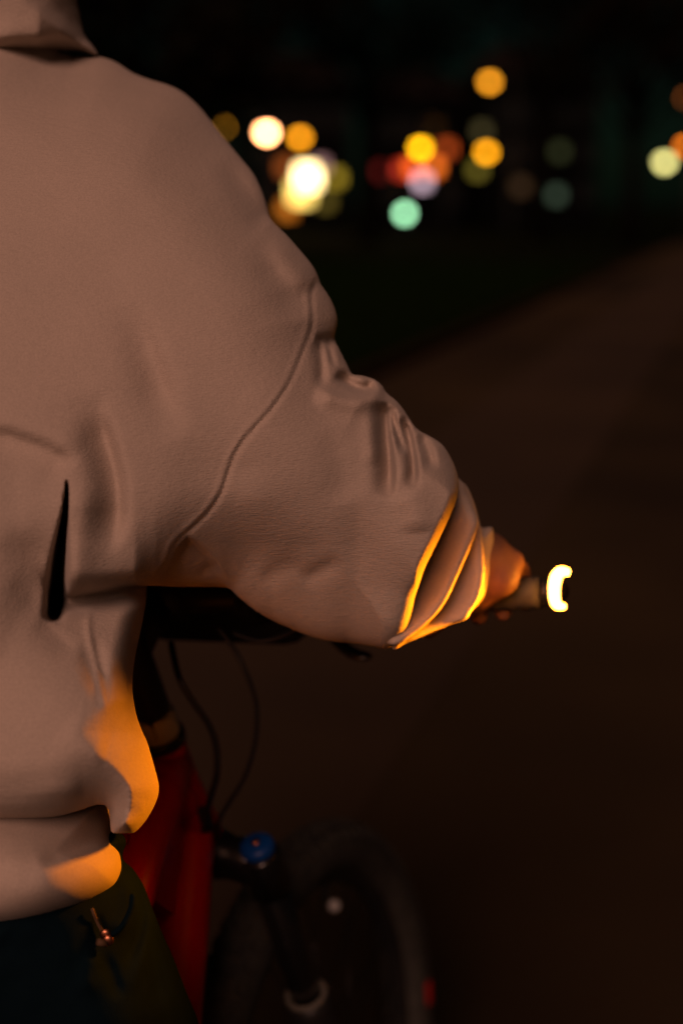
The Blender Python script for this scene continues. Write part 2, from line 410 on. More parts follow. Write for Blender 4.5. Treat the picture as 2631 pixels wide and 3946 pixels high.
# ------------------------------------------------------------------ person
def rcone(X, a, b, ra, rb):
    ab = b-a; L = ab@ab; t = np.clip(((X-a)@ab)/L, 0, 1)
    return np.sqrt(((X-a-t[..., None]*ab)**2).sum(-1))-(ra+(rb-ra)*t)
def body_mesh(chains, fine, parent, name, m):
    """one continuous surface from tapered limb segments; fine = boxes sampled densely"""
    lo = np.array([min(min(c[0][i], c[1][i])-max(c[2], c[3]) for c in chains) for i in range(3)])-.03
    hi = np.array([max(max(c[0][i], c[1][i])+max(c[2], c[3]) for c in chains) for i in range(3)])+.03
    ax = []
    for i in range(3):
        q = [lo[i]]
        while q[-1] < hi[i]:
            s = .014
            for f0, f1, fs in fine:
                if f0[i] < q[-1] < f1[i]: s = min(s, fs)
            q.append(q[-1]+s)
        ax.append(np.array(q))
    G = np.full(tuple(len(q) for q in ax), .2, np.float32)
    for a, b, ra, rb, k in chains:
        r = max(ra, rb)+.05; sl = []
        for i in range(3):
            sl.append(slice(max(0, np.searchsorted(ax[i], min(a[i], b[i])-r)), min(len(ax[i]), np.searchsorted(ax[i], max(a[i], b[i])+r)+1)))
        X = np.stack(np.meshgrid(*[ax[i][sl[i]] for i in range(3)], indexing='ij'), -1)
        g = rcone(X, a, b, ra, rb).astype(np.float32); o = G[tuple(sl)]
        h = np.clip(.5+.5*(g-o)/k, 0, 1); G[tuple(sl)] = g*(1-h)+o*h-k*h*(1-h)
    V, Q = surface_nets(G, *ax)
    return np_mesh(name, V, Q, m, parent)

GR = .0165                                       # grip radius
def hand_chains(side, wrist):
    """hand closed round the grip; side +1 right, -1 left"""
    def gp(r, ang, rad): # point round the grip: ang 0 = towards the rider, 90 = up
        return bc(side, r)+rad*(-SF*math.cos(math.radians(ang))-SA*math.sin(math.radians(ang)))
    ch = []
    base = LR-.072
    ax_ = bc(side, base+.02)-bc(side, base-.02); ax_ = ax_/np.linalg.norm(ax_)
    heel = gp(base-.004, 48, GR+.017); thenar = gp(base-.030, 30, GR+.017)
    ch += [(wrist, heel, .025, .019, .018), (wrist, thenar, .024, .018, .018), (heel, thenar, .018, .017, .012)]
    for i, (dr, ln) in enumerate(((-.036, .95), (-.012, 1.05), (.012, 1.0), (.033, .86))):
        kn = gp(base+dr, 84+(0, 6, 6, 0)[i], GR+(.032, .038, .036, .026)[i]); root = gp(base+dr*.7, 60, GR+.024)
        ch += [(root, kn, .0145, .0125, .009), (heel if i > 1 else thenar, root, .018, .015, .012), (wrist*.45+root*.55, root, .020, .015, .014)]
        p = kn; r0 = (.0108, .011, .0105, .0092)[i]
        for q_, ang in enumerate((88+62*ln, 88+125*ln, 88+178*ln)):
            q = gp(base+dr, ang, GR+(.010, .0085, .008)[q_]); ch.append((p, q, r0, r0*.93, .0025)); p = q; r0 *= .93
    # thumb under the bar on the inner side
    tb = gp(base-.045, -5, GR+.016); t1 = gp(base-.060, -50, GR+.012); t2 = gp(base-.050, -105, GR+.010); t3 = gp(base-.030, -135, GR+.009)
    ch += [(gp(base-.018, 40, GR+.020), tb, .014, .013, .010), (tb, t1, .0135, .012, .004), (t1, t2, .0115, .0105, .003), (t2, t3, .0105, .009, .003)]
    return ch
sh_r, el_r, wr_r = at(800, 900, 1.36), at(1380, 2000, 1.30), at(1855, 2160, 1.425)
grip_r = bc(1, LR-.06); grip_l = bc(-1, LR-.06)
sh_l = at(-820, 900, 1.40); el_l = at(-1500, 1900, 1.42); wr_l = grip_l+np.array([.0, -.07, .05])
neck, chest, waist, hip = at(-60, 330, 1.42), at(-60, 1000, 1.31), at(-200, 2300, 1.21), at(-330, 3400, 1.225)
head = at(-60, -330, 1.42)
foot_r, foot_l = np.array([-.22, 1.30, .06]), np.array([-.62, 1.22, .06])
hip_r, hip_l = hip+np.array([.085, 0, -.03]), hip+np.array([-.10, 0, -.03])
knee_r, knee_l = (hip_r+foot_r)/2+np.array([.0, .06, .03]), (hip_l+foot_l)/2+np.array([0, .05, .02])
ch = [(hip, waist, .055, .07, .04), (waist, chest, .07, .08, .04), (chest, neck, .08, .05, .04), (neck, head, .052, .058, .03),
      (head, head+np.array([0, .03, .05]), .088, .092, .03), (head+np.array([0, .06, -.05]), head+np.array([0, .09, -.07]), .05, .04, .03),
      (head+np.array([0, .105, .0]), head+np.array([0, .128, -.022]), .008, .012, .01),
      (head+np.array([-.085, .02, .0]), head+np.array([-.094, .015, .02]), .012, .014, .01), (head+np.array([.085, .02, .0]), head+np.array([.094, .015, .02]), .012, .014, .01),
      (chest, sh_r, .07, .055, .05), (sh_r, el_r, .05, .034, .03), (el_r, wr_r, .030, .024, .02),
      (chest, sh_l, .07, .055, .05), (sh_l, el_l, .05, .040, .03), (el_l, wr_l, .040, .027, .02),
      (hip, hip_r, .055, .055, .05), (hip_r, knee_r, .055, .052, .03), (knee_r, foot_r, .05, .036, .03), (foot_r, foot_r+np.array([.02, .16, -.02]), .036, .028, .03),
      (hip, hip_l, .055, .055, .05), (hip_l, knee_l, .055, .052, .03), (knee_l, foot_l, .05, .036, .03), (foot_l, foot_l+np.array([-.02, .16, -.02]), .036, .028, .03)]
ch += hand_chains(1, wr_r)+hand_chains(-1, wr_l)
fine = [(grip_r-.085, grip_r+.085, .0032), (grip_l-.07, grip_l+.07, .005)]
person = body_mesh([(np.asarray(a), np.asarray(b), c, d, e) for a, b, c, d, e in ch], fine, None, 'person', M['skin'])
tag(person, 'person in a beige hooded sweatshirt and dark jeans holding the bicycle handlebar, seen from behind', 'person')

# ---- sweatshirt: back panel and sleeve from one surface, cut along the armhole seam
sweat = empty('sweatshirt', (0, 0, 0), person)
SEAM = [(1228, 1066), (1203, 1130), (1205, 1190), (1207, 1225), (1201, 1273), (1172, 1348), (1123, 1464), (1065, 1555), (1007, 1622), (949, 1688), (907, 1754),
        (882, 1821), (857, 1895), (808, 1970), (741, 2036), (700, 2072), (672, 2110), (655, 2155), (628, 2200), (590, 2236), (555, 2256)]
UPPER = [(100, -60), (235, 190), (381, 217), (448, 240), (514, 282), (580, 307), (647, 327), (705, 356), (763, 406), (812, 464), (870, 539), (928, 609), (978, 671), (1011, 738), (1030, 796), (1045, 846),
         (1103, 904), (1161, 970), (1202, 1020), (1224, 1061), (1236, 1095), (1272, 1149), (1296, 1207), (1299, 1249), (1289, 1303), (1313, 1356), (1338, 1406), (1357, 1442), (1388, 1446), (1438, 1460), (1471, 1485),
         (1489, 1514), (1529, 1547), (1562, 1589), (1604, 1651), (1653, 1680), (1703, 1713), (1736, 1763), (1757, 1812), (1767, 1862), (1763, 1900), (1745, 1962), (1695, 2069), (1639, 2181), (1616, 2249), (1599, 2300), (1590, 2350),
         (1562, 2440), (1496, 2497), (1440, 2492), (1350, 2478), (1265, 2472), (1194, 2453), (1143, 2432), (1067, 2399), (990, 2358), (914, 2297), (868, 2264), (710, 2262), (567, 2258), (470, 2268), (380, 2288), (300, 2300), (240, 2330), (205, 2400),
         (100, 2650), (-200, 2800), (-600, 2750), (-900, 2500), (-930, 2100), (-1050, 1900), (-1250, 2150), (-1480, 2200), (-1640, 1950), (-1500, 1450), (-1300, 950), (-1100, 600), (-850, 360), (-520, 220), (-420, -60)]
LOWER = [(500, 1800), (560, 2150), (566, 2259), (562, 2327), (546, 2414), (526, 2506), (514, 2582), (511, 2659), (524, 2746), (546, 2812), (568, 2860), (586, 2921), (602, 2978), (613, 3030), (607, 3076), (582, 3131), (545, 3184), (505, 3216), (462, 3221), (430, 3206), (424, 3150), (412, 3108), (370, 3102), (300, 3125), (200, 3150),
         (0, 3160), (-500, 3180), (-960, 3120), (-1020, 2700), (-960, 2200), (-900, 1800), (-200, 1700)]
FRONT = [(-100, 200, 1.335), (350, 250, 1.35), (-100, 600, 1.245), (500, 500, 1.265), (800, 500, 1.32), (-100, 1000, 1.185), (400, 1000, 1.185), (850, 1000, 1.205), (1150, 1080, 1.235),
         (-100, 1500, 1.135), (400, 1500, 1.15), (800, 1500, 1.170), (1050, 1500, 1.185), (-100, 2000, 1.11), (300, 2000, 1.125), (600, 2000, 1.150), (800, 1800, 1.170),
         (1250, 1300, 1.235), (1350, 1600, 1.212), (1100, 1900, 1.190), (1400, 1900, 1.212), (1650, 1850, 1.230), (1200, 2250, 1.242), (1500, 2250, 1.242), (1600, 2080, 1.226), (950, 2150, 1.216), (600, 2230, 1.165), (0, 2500, 1.10), (-900, 2000, 1.2), (-900, 800, 1.26), (-1500, 1900, 1.38)]
LFRONT = [(0, 1800, 1.14), (500, 1900, 1.2), (0, 2300, 1.10), (300, 2350, 1.150), (540, 2300, 1.185), (0, 2700, 1.085), (350, 2650, 1.098), (500, 2650, 1.118), (0, 3050, 1.07), (400, 2950, 1.080), (560, 3000, 1.10), (-800, 2600, 1.17), (-800, 3000, 1.16)]
def upper_folds(X, Y):
    global WS
    f = 0; WS = 1.45
    f += stroke(X, Y, [(385, 1500), (379, 1603), (402, 1690), (430, 1787), (446, 1873), (449, 1976), (432, 2062), (398, 2140)], -.024, 24, 58, .3)   # long fold on the back
    f += stroke(X, Y, [(300, 1560), (330, 1750), (365, 1930), (350, 2080)], .008, 60, 60, .3)
    f += stroke(X, Y, [(500, 1150), (560, 1330), (620, 1500), (690, 1700)], -.015, 36, 62, .35)
    f += stroke(X, Y, [(400, 950), (450, 1150), (500, 1330)], -.004, 50, 80, .4)
    f += stroke(X, Y, [(-140, 1670), (0, 1682), (80, 1704), (170, 1735), (235, 1772), (285, 1806)], -.014, 26, 60, .25)
    f += stroke(X, Y, [(-100, 1600), (60, 1640), (200, 1700), (300, 1770)], .007, 60, 50, .3)
    WS = 1.0
    f += stroke(X, Y, [(262, 1840), (254, 1950), (242, 2045), (231, 2131), (222, 2225), (212, 2330), (200, 2400)], -.20, 18, 18, .14, wid=[.12, .4, .8, 1.2, 1.5, 1.6]); WS = 1.4   # dark slit
    f += stroke(X, Y, [(310, 1850), (305, 2000), (300, 2150), (290, 2270)], .010, 50, 60, .25)
    f += stroke(X, Y, [(-200, 2140), (0, 2150), (90, 2140), (190, 2190)], -.009, 50, 70, .3)
    f += stroke(X, Y, [(860, 600), (937, 725), (1003, 806), (1050, 856)], -.016, 34, 40, .3)
    f += stroke(X, Y, [(980, 930), (1060, 1050), (1120, 1130), (1190, 1215)], -.012, 36, 50, .35)
    f += stroke(X, Y, [(1040, 920), (1130, 1040), (1195, 1120)], .006, 30, 40, .3)
    WS = 1.0
    # sleeve
    f += stroke(X, Y, SEAM, -.0030, 9, 11, .02)
    f += stroke(X, Y, [(p[0]-20, p[1]-4) for p in SEAM], .0016, 10, 10, .02)
    f += stroke(X, Y, [(1215, 1300), (1236, 1360), (1243, 1440), (1235, 1500)], -.013, 16, 24, .3)
    f += stroke(X, Y, [(1262, 1300), (1272, 1350), (1290, 1420)], -.009, 11, 14, .3)
    f += stroke(X, Y, [(1215, 1312), (1255, 1306), (1310, 1303)], -.015, 18, 30, .25)
    f += stroke(X, Y, [(1290, 1440), (1350, 1480), (1400, 1497), (1450, 1480)], -.028, 24, 18, .2)
    f += stroke(X, Y, [(1215, 1500), (1297, 1532), (1363, 1545), (1425, 1540), (1478, 1508)], .018, 22, 46, .2)
    f += stroke(X, Y, [(1486, 1545), (1484, 1600), (1489, 1670), (1497, 1750), (1501, 1830), (1494, 1930)], -.036, 16, 40, .2)
    f += stroke(X, Y, [(1440, 1560), (1440, 1680), (1445, 1800)], .008, 36, 36, .3)
    f += stroke(X, Y, [(1508, 1560), (1520, 1630), (1540, 1695), (1562, 1750)], -.022, 12, 16, .25)
    f += stroke(X, Y, [(1548, 1600), (1568, 1660), (1585, 1735), (1593, 1810), (1586, 1885)], -.034, 14, 22, .25)
    f += stroke(X, Y, [(1618, 1665), (1650, 1740), (1669, 1815)], -.020, 18, 26, .3)
    f += stroke(X, Y, [(1560, 1880), (1600, 1960), (1610, 2060)], .008, 70, 60, .3)
    f += stroke(X, Y, [(1150, 2240), (1230, 2200), (1330, 2150)], -.005, 30, 40, .35)
    f += stroke(X, Y, [(1000, 2260), (1080, 2200), (1190, 2170)], -.004, 40, 40, .35)
    f += stroke(X, Y, [(950, 1800), (1010, 2000), (1120, 2150)], .006, 90, 90, .35)
    f += stroke(X, Y, [(1270, 1650), (1310, 1800), (1330, 1950)], -.005, 60, 60, .35)
    # underarm gusset tucked behind the sleeve
    g = poly_dist(X, Y, [(722, 2062), (760, 2085), (806, 2128), (850, 2185), (895, 2262), (900, 2330), (560, 2330), (560, 2262), (632, 2205), (662, 2150), (676, 2115)])
    q = np.clip((g+6)/34, 0, 1); f = f-.020*q*q*(3-2*q)
    f += stroke(X, Y, [(770, 2230), (800, 2190), (850, 2180)], -.004, 18, 22, .3)
    return f*np.where(X < 1150, .78, .85)
def lower_folds(X, Y):
    global WS
    f = 0; WS = 1.25
    f += stroke(X, Y, [(375, 2290), (350, 2340), (342, 2390), (346, 2450), (362, 2520), (380, 2600), (398, 2690), (412, 2760)], .0040, 9, 11, .2)
    f += stroke(X, Y, [(366, 2440), (385, 2540), (405, 2630), (420, 2720)], -.007, 22, 34, .35)
    f += stroke(X, Y, [(320, 2470), (345, 2570), (375, 2680)], -.005, 40, 22, .35)
    f += stroke(X, Y, [(440, 2560), (470, 2660), (520, 2770)], -.006, 22, 40, .3)
    f += stroke(X, Y, [(150, 2380), (220, 2450), (300, 2530)], -.004, 22, 40, .35)
    f += stroke(X, Y, [(40, 2230), (110, 2290), (160, 2360)], -.004, 30, 40, .35)
    f += stroke(X, Y, [(240, 2800), (330, 2860), (420, 2880)], .006, 60, 60, .3)
    f += stroke(X, Y, [(-150, 3090), (60, 3090), (220, 3062), (330, 3060)], .009, 40, 40, .25)
    f += stroke(X, Y, [(330, 3090), (410, 3118), (480, 3128), (548, 3112)], -.010, 24, 34, .3)
    f += stroke(X, Y, [(190, 2345), (260, 2325), (380, 2312), (500, 2290), (580, 2280)], -.060, 60, 30, .10)
    f = f*.75; WS = 1.0
    f += stroke(X, Y, [(262, 1840), (254, 1950), (242, 2045), (231, 2131), (222, 2225), (212, 2330), (200, 2400)], -.20, 15, 15, .12, wid=[.12, .4, .8, 1.2, 1.5, 1.4])
    return f
xs = np.concatenate([np.arange(-1720, -120, 26.0), np.arange(-120, 1800, 9.0)]); ys = np.arange(-110, 3220, 9.0)
X, Y = np.meshgrid(xs, ys, indexing='ij')
nz = .0009*vnoise(X, Y, 260, 3)+.0003*vnoise(X, Y, 110, 5)
SU = poly_dist(X, Y, closed(UPPER, 3))*PM; SL = poly_dist(X, Y, closed(LOWER, 3))*PM
DU = rbf(X, Y, FRONT)-upper_folds(X, Y)-nz; DL = rbf(X, Y, LFRONT)-lower_folds(X, Y)-nz
sl_ = np.clip((X-620)/500, 0, 1); sl_ = sl_*sl_*(3-2*sl_)
TU = .105-.045*sl_+.030*np.clip((X-850)/200, 0, 1)*np.clip((1560-X)/220, 0, 1)*np.clip((Y-1500)/300, 0, 1)
arm = np.clip(((X-150)/500), 0, 1)*np.clip((Y-1900)/300, 0, 1)
RU = .085-.035*arm*np.clip((700-X)/100, 0, 1)+.020*np.clip((X-750)/200, 0, 1)*np.clip((1500-X)/150, 0, 1)*np.clip((Y-1900)/200, 0, 1)-.02*np.clip((X-1250)/400, 0, 1)*np.clip(1-(Y-1300)/500, 0, 1)
TL = np.full(X.shape, .10); RL = .022+.030*np.clip((Y-2700)/120, 0, 1)*np.clip((3200-Y)/120, .2, 1)
RU = RU*(1-.91*np.clip((X-1380)/220, 0, 1)*np.clip((Y-1650)/250, 0, 1))
ua = np.clip((X-160)/140, 0, 1)*np.clip((640-X)/120, 0, 1)*np.clip((Y-1950)/280, 0, 1); ua = ua*ua*(3-2*ua); RU = RU*(1-.72*ua)
zs = np.arange(1.02, 1.60, .0025)
kq = np.clip((X+120)/350, 0, 1); KK = .05-.046*kq*kq*(3-2*kq)
cut = 240                                         # columns in two blocks to keep memory low
G = np.empty((len(xs), len(ys), len(zs)), np.float32)
for a0 in range(0, len(xs), 40):
    s_ = slice(a0, a0+40)
    G[s_] = smin(slab(SU[s_], DU[s_]+TU[s_], TU[s_], RU[s_], zs), slab(SL[s_], DL[s_]+TL[s_], TL[s_], RL[s_], zs), KK[s_][:, :, None].astype(np.float32))
V, Q = surface_nets(G, xs, ys, zs); del G
W = at_many(V[:, 0], V[:, 1], V[:, 2])
sleeve_poly = [(p[0], p[1]) for p in spline(SEAM, 4)]+[(555, 2300), (900, 2600), (1900, 2600), (1900, 1000), (1240, 1040)]
fc = V[Q].mean(1); ins = poly_dist(fc[:, 0], fc[:, 1], sleeve_poly) > 0
lefts = fc[:, 0] < -1040
def submesh(name, mask, m, parent):
    q = Q[mask]; u, inv = np.unique(q, return_inverse=True); return np_mesh(name, W[u], inv.reshape(q.shape), m, parent)
submesh('body_panel', ~ins & ~lefts, M['fleece'], sweat)
slv = submesh('sleeve', ins, M['fleece'], sweat)
submesh('sleeve', lefts, M['fleece'], sweat)
# stitched seam ridge lying on the surface
def on_surface(px, py, raise_=0.0):
    i = np.clip(np.searchsorted(xs, px), 0, len(xs)-1); j = np.clip(np.searchsorted(ys, py), 0, len(ys)-1)
    return at(px, py, DU[i, j]-raise_)
sp = spline(SEAM, 5)[1:-1]; tan = np.gradient(sp, axis=0); nrm = np.stack([tan[:, 1], -tan[:, 0]], 1); nrm /= np.linalg.norm(nrm, axis=1)[:, None]
# gathered folds of the sleeve above the cuff
F1 = [(1700, 1850), (1777, 1853), (1800, 1900), (1826, 1960), (1842, 2015), (1818, 2094), (1771, 2203), (1720, 2313), (1668, 2381), (1599, 2441), (1520, 2488), (1480, 2440), (1540, 2250)]
F2 = [(1700, 1880), (1779, 1857), (1818, 1916), (1846, 2008), (1858, 2071), (1864, 2152), (1866, 2215), (1852, 2290), (1822, 2345), (1794, 2387), (1737, 2406), (1651, 2441), (1565, 2478), (1510, 2494), (1560, 2300)]
F3 = [(1780, 1960), (1850, 2030), (1893, 2031), (1901, 2071), (1897, 2152), (1889, 2215), (1868, 2290), (1820, 2350), (1760, 2380), (1740, 2150)]
cloth('sleeve_fold', F1, [(1720, 1900, 1.327), (1835, 2010, 1.312), (1690, 2130, 1.337), (1780, 2180, 1.309), (1600, 2300, 1.329), (1690, 2350, 1.299), (1560, 2470, 1.272)], .016, .010, M['fleece'], sweat, 6,
      None, .002, .0006)
cloth('sleeve_fold', F2, [(1750, 1900, 1.347), (1862, 2080, 1.337), (1790, 2160, 1.362), (1855, 2260, 1.335), (1740, 2330, 1.355), (1790, 2390, 1.327), (1600, 2460, 1.299)], .016, .010, M['fleece'], sweat, 6, None, .002, .0006)
cloth('cuff', F3, [(1850, 2060, 1.375), (1880, 2200, 1.375), (1780, 2200, 1.372), (1800, 2320, 1.372)], .028, .022, M['rib'], sweat, 6, None, .002, .0004)
# hood
HOODP = [(381, 219), (356, 174), (332, 145), (319, 108), (308, 50), (298, 0), (305, -120), (345, -330), (330, -560), (220, -760), (0, -860), (-160, -860), (-360, -740), (-470, -520), (-470, -300), (-430, 0), (-480, 150), (-520, 240),
         (-380, 300), (-180, 275), (0, 249), (83, 225), (166, 208), (249, 198), (315, 199)]
cloth('hood', HOODP, [(0, 150, 1.338), (300, 150, 1.345), (0, -200, 1.326), (-60, -700, 1.34), (-400, 100, 1.35), (280, -300, 1.335)], .115, lambda X, Y: .085-.055*np.clip((Y+60)/200, 0, 1)*np.clip((300-X)/150, 0, 1), M['fleece'], sweat, 11,
      lambda X, Y: stroke(X, Y, [(120, -60), (220, 40), (330, 110)], -.006, 30, 40, .3)+stroke(X, Y, [(-50, 120), (140, 130), (300, 150)], .006, 50, 40, .3), .003)
# ribbed hem
HEM = [(380, 3060), (425, 3140), (430, 3219), (449, 3257), (464, 3303), (468, 3344), (459, 3381), (439, 3414), (388, 3449), (316, 3485), (230, 3511), (128, 3537), (0, 3560), (-300, 3595), (-700, 3590), (-980, 3500), (-1010, 3200), (-980, 3050), (0, 3060)]
cloth('hem_band', HEM, [(0, 3150, 1.122), (350, 3180, 1.165), (0, 3450, 1.062), (380, 3380, 1.105), (200, 3350, 1.08), (-700, 3400, 1.12)], .095, .055, M['rib'], sweat, 9,
      lambda X, Y: stroke(X, Y, [(150, 3330), (280, 3270), (400, 3215)], -.006, 50, 30, .3), .0025, .0008)

# ---- jeans
jeans = empty('jeans', (0, 0, 0), person)
JEANS = [(420, 3200), (472, 3308), (510, 3344), (551, 3405), (581, 3482), (607, 3548), (632, 3609), (668, 3691), (709, 3798), (740, 3874), (768, 3950), (800, 4150), (800, 4500), (760, 5000), (600, 5150), (100, 5150), (-40, 4700), (-150, 4500), (-250, 4700), (-400, 5150), (-900, 5150), (-1000, 4400), (-980, 3700), (-980, 3350), (-300, 3250)]
def jean_folds(X, Y):
    f = stroke(X, Y, [(470, 3380), (505, 3460), (490, 3540), (430, 3605)], .009, 30, 34, .25)
    f += stroke(X, Y, [(490, 3360), (540, 3450), (548, 3540), (515, 3650), (470, 3720)], -.009, 24, 24, .3)
    f += stroke(X, Y, [(510, 3360), (572, 3460), (582, 3570), (548, 3710), (500, 3830)], .008, 24, 30, .3)
    f += stroke(X, Y, [(570, 3540), (606, 3650), (612, 3770), (590, 3920)], -.008, 36, 44, .35)
    f += stroke(X, Y, [(390, 3660), (435, 3760), (465, 3860)], -.006, 26, 30, .35)
    f += stroke(X, Y, [(372, 3520), (392, 3570), (402, 3615)], -.004, 16, 20, .3)
    f += stroke(X, Y, [(380, 3660), (345, 3740), (330, 3850)], .005, 40, 40, .35)
    f += stroke(X, Y, [(0, 3600), (60, 3700), (80, 3900)], -.006, 70, 70, .35)
    return f
JF = [(0, 3300, 1.13), (400, 3350, 1.155), (0, 3600, 1.11), (400, 3600, 1.135), (600, 3600, 1.17), (0, 3946, 1.12), (500, 3946, 1.14), (720, 3946, 1.19), (0, 5000, 1.17), (600, 5000, 1.2), (-800, 3600, 1.16), (-700, 5000, 1.2)]
cloth('trousers', JEANS, JF, .095, .08, M['denim'], jeans, 11, jean_folds, .003, .0012)
for fx, kx in ((foot_r, at(420, 5000, 1.29)), (foot_l, at(-640, 5000, 1.29))):
    tube('trouser_leg', [kx+np.array([0, 0, .12]), kx, (kx+fx)/2+np.array([0, .02, 0]), fx+np.array([0, 0, .06])], [.086, .084, .066, .060], M['denim'], jeans, 20)
    sh = [fx+np.array([0, -.05, -.005]), fx+np.array([0, 0, .0]), fx+np.array([0, .08, -.012]), fx+np.array([0, .16, -.022]), fx+np.array([0, .2, -.03])]
    tube('shoe', sh, [.040, .054, .050, .040, .018], M['sole'], person, 16, (Z, .85))
def jpt(x, y, r):
    return at(x, y, float(rbf(np.array([x*1.0]), np.array([y*1.0]), JF)[0]-jean_folds(np.array([[x*1.0]]), np.array([[y*1.0]]))[0, 0]-r))
pts = [jpt(x, y, .001) for x, y in spline([(355, 3500), (372, 3545), (392, 3585), (404, 3606)], 4)]
tube('pocket_edge', pts, .0014, M['thread'], jeans, 8)
pts = [jpt(x, y, .001) for x, y in spline([(404, 3606), (440, 3596), (478, 3560), (506, 3500), (512, 3450)], 4)]
tube('pocket_edge', pts, .0025, M['denim'], jeans, 8)
for x, y in ((407, 3601), (417, 3624)):
    c = jpt(x, y, .002); V, F = sphere_data(c, .0046, 14, 8, (1, .5, 1)); mesh('rivet', V, F, M['copper'], jeans)
tube('bar_tack', [jpt(376, 3629, .001), jpt(412, 3637, .001)], .003, M['thread'], jeans, 8)

# ------------------------------------------------------------------ bicycle
bike = tag(empty('bicycle', (HD[0], HD[1], 0)), 'red mountain bicycle with black suspension fork and a flat handlebar, leaning left under the rider', 'bicycle')
def P_(n, *a, **k): return tube(n, *a, **k)
frame = empty('frame', (0, 0, 0), bike)
def lin(a, b, n): return [a+(b-a)*i/(n-1) for i in range(n)]
hb = HD+SA*.15
tube('head_tube', [HD+SA*.0, HD+SA*.015, HD+SA*.06, HD+SA*.125, hb], [.0245, .0235, .0245, .030, .031], M['red'], frame, 28)
seat_top = fr(-.58, 0, -.26); bb = fr(-.66+.09, 0, -.60)
tube('top_tube', [HD+SA*.030, fr(-.06, 0, -.045), fr(-.2, 0, -.095), fr(-.42, 0, -.19), seat_top+BU*-.02], [.024, .027, .024, .021, .019], M['red'], frame, 22, (BR, 1.1))
dt0 = HD+SA*.098
dtd = bb-dt0
tube('down_tube', [dt0+SF*.004, dt0+dtd*.06, dt0+dtd*.18, dt0+dtd*.4, dt0+dtd*.8, bb], [.030, .036, .038, .037, .032, .030], M['red'], frame, 26, (BR, .92))
tube('gusset', [HD+SA*.045-BF*.012, HD+SA*.075-BF*.02, HD+SA*.115-BF*.025], [.018, .024, .020], M['red'], frame, 16)
gp_ = [HD+SA*.035-BF*.01, hb-SA*.012-BF*.01, hb-BF*.09-BU*.06, HD-BF*.15-BU*.11]
V = [p+BR*w for w in (-.012, .012) for p in gp_]; mesh('gusset', V, [(3, 2, 1, 0), (4, 5, 6, 7), (0, 1, 5, 4), (1, 2, 6, 5), (2, 3, 7, 6), (3, 0, 4, 7)], M['red'], frame, False)
tube('seat_tube', [bb, seat_top], [.019, .018], M['red'], frame, 16)
ra = bb+BF*-.43+BU*.03
for s in (-1, 1):
    tube('chain_stay', [bb+BR*.02*s, bb+BF*-.12+BR*.035*s, ra+BR*.06*s], [.014, .011, .009], M['red'], frame, 12)
    tube('seat_stay', [seat_top-BU*.03+BR*.014*s, ra+BR*.06*s+BU*.01], [.009, .008], M['red'], frame, 12)
cg = at(792, 3150, 1.545)
tube('cable_guide', [cg-SA*.012+SF*.0, cg, cg+SA*.016], [.006, .0075, .006], M['black'], frame, 12)
# headset and stem
hs = empty('headset', (0, 0, 0), bike)
tube('bearing_cup', [HD-SA*.012, HD-SA*.009, HD-SA*.0005], [.0265, .0272, .0268], M['gloss'], hs, 28)
tube('spacer', [HD-SA*.040, HD-SA*.0385, HD-SA*.014, HD-SA*.0125], [.0228, .0235, .0235, .0228], M['silver'], hs, 28)
sl0 = HD-SA*.026-BF*.0232; box('clamp_slot', sl0+BR*.004, BR*.0016, BF*.0012, SA*.0132, M['gloss'], hs)
stem = empty('stem', (0, 0, 0), bike)
barc = st(STEM, 0, BAR_A)
tube('steerer_clamp', [HD-SA*.041, HD-SA*.046, HD-SA*.10, HD-SA*.152, HD-SA*.158], [.0195, .0212, .0212, .0205, .016], M['black'], stem, 26)
tube('extension', [st(.006, 0, BAR_A-.008), st(.04, 0, BAR_A-.003), barc], [.021, .019, .022], M['black'], stem, 20)
tube('face_plate', [barc-SR*.03, barc+SR*.03], .0235, M['black'], stem, 22)
tube('top_cap', [HD-SA*.156, HD-SA*.163], [.015, .012], M['gloss'], stem, 18)
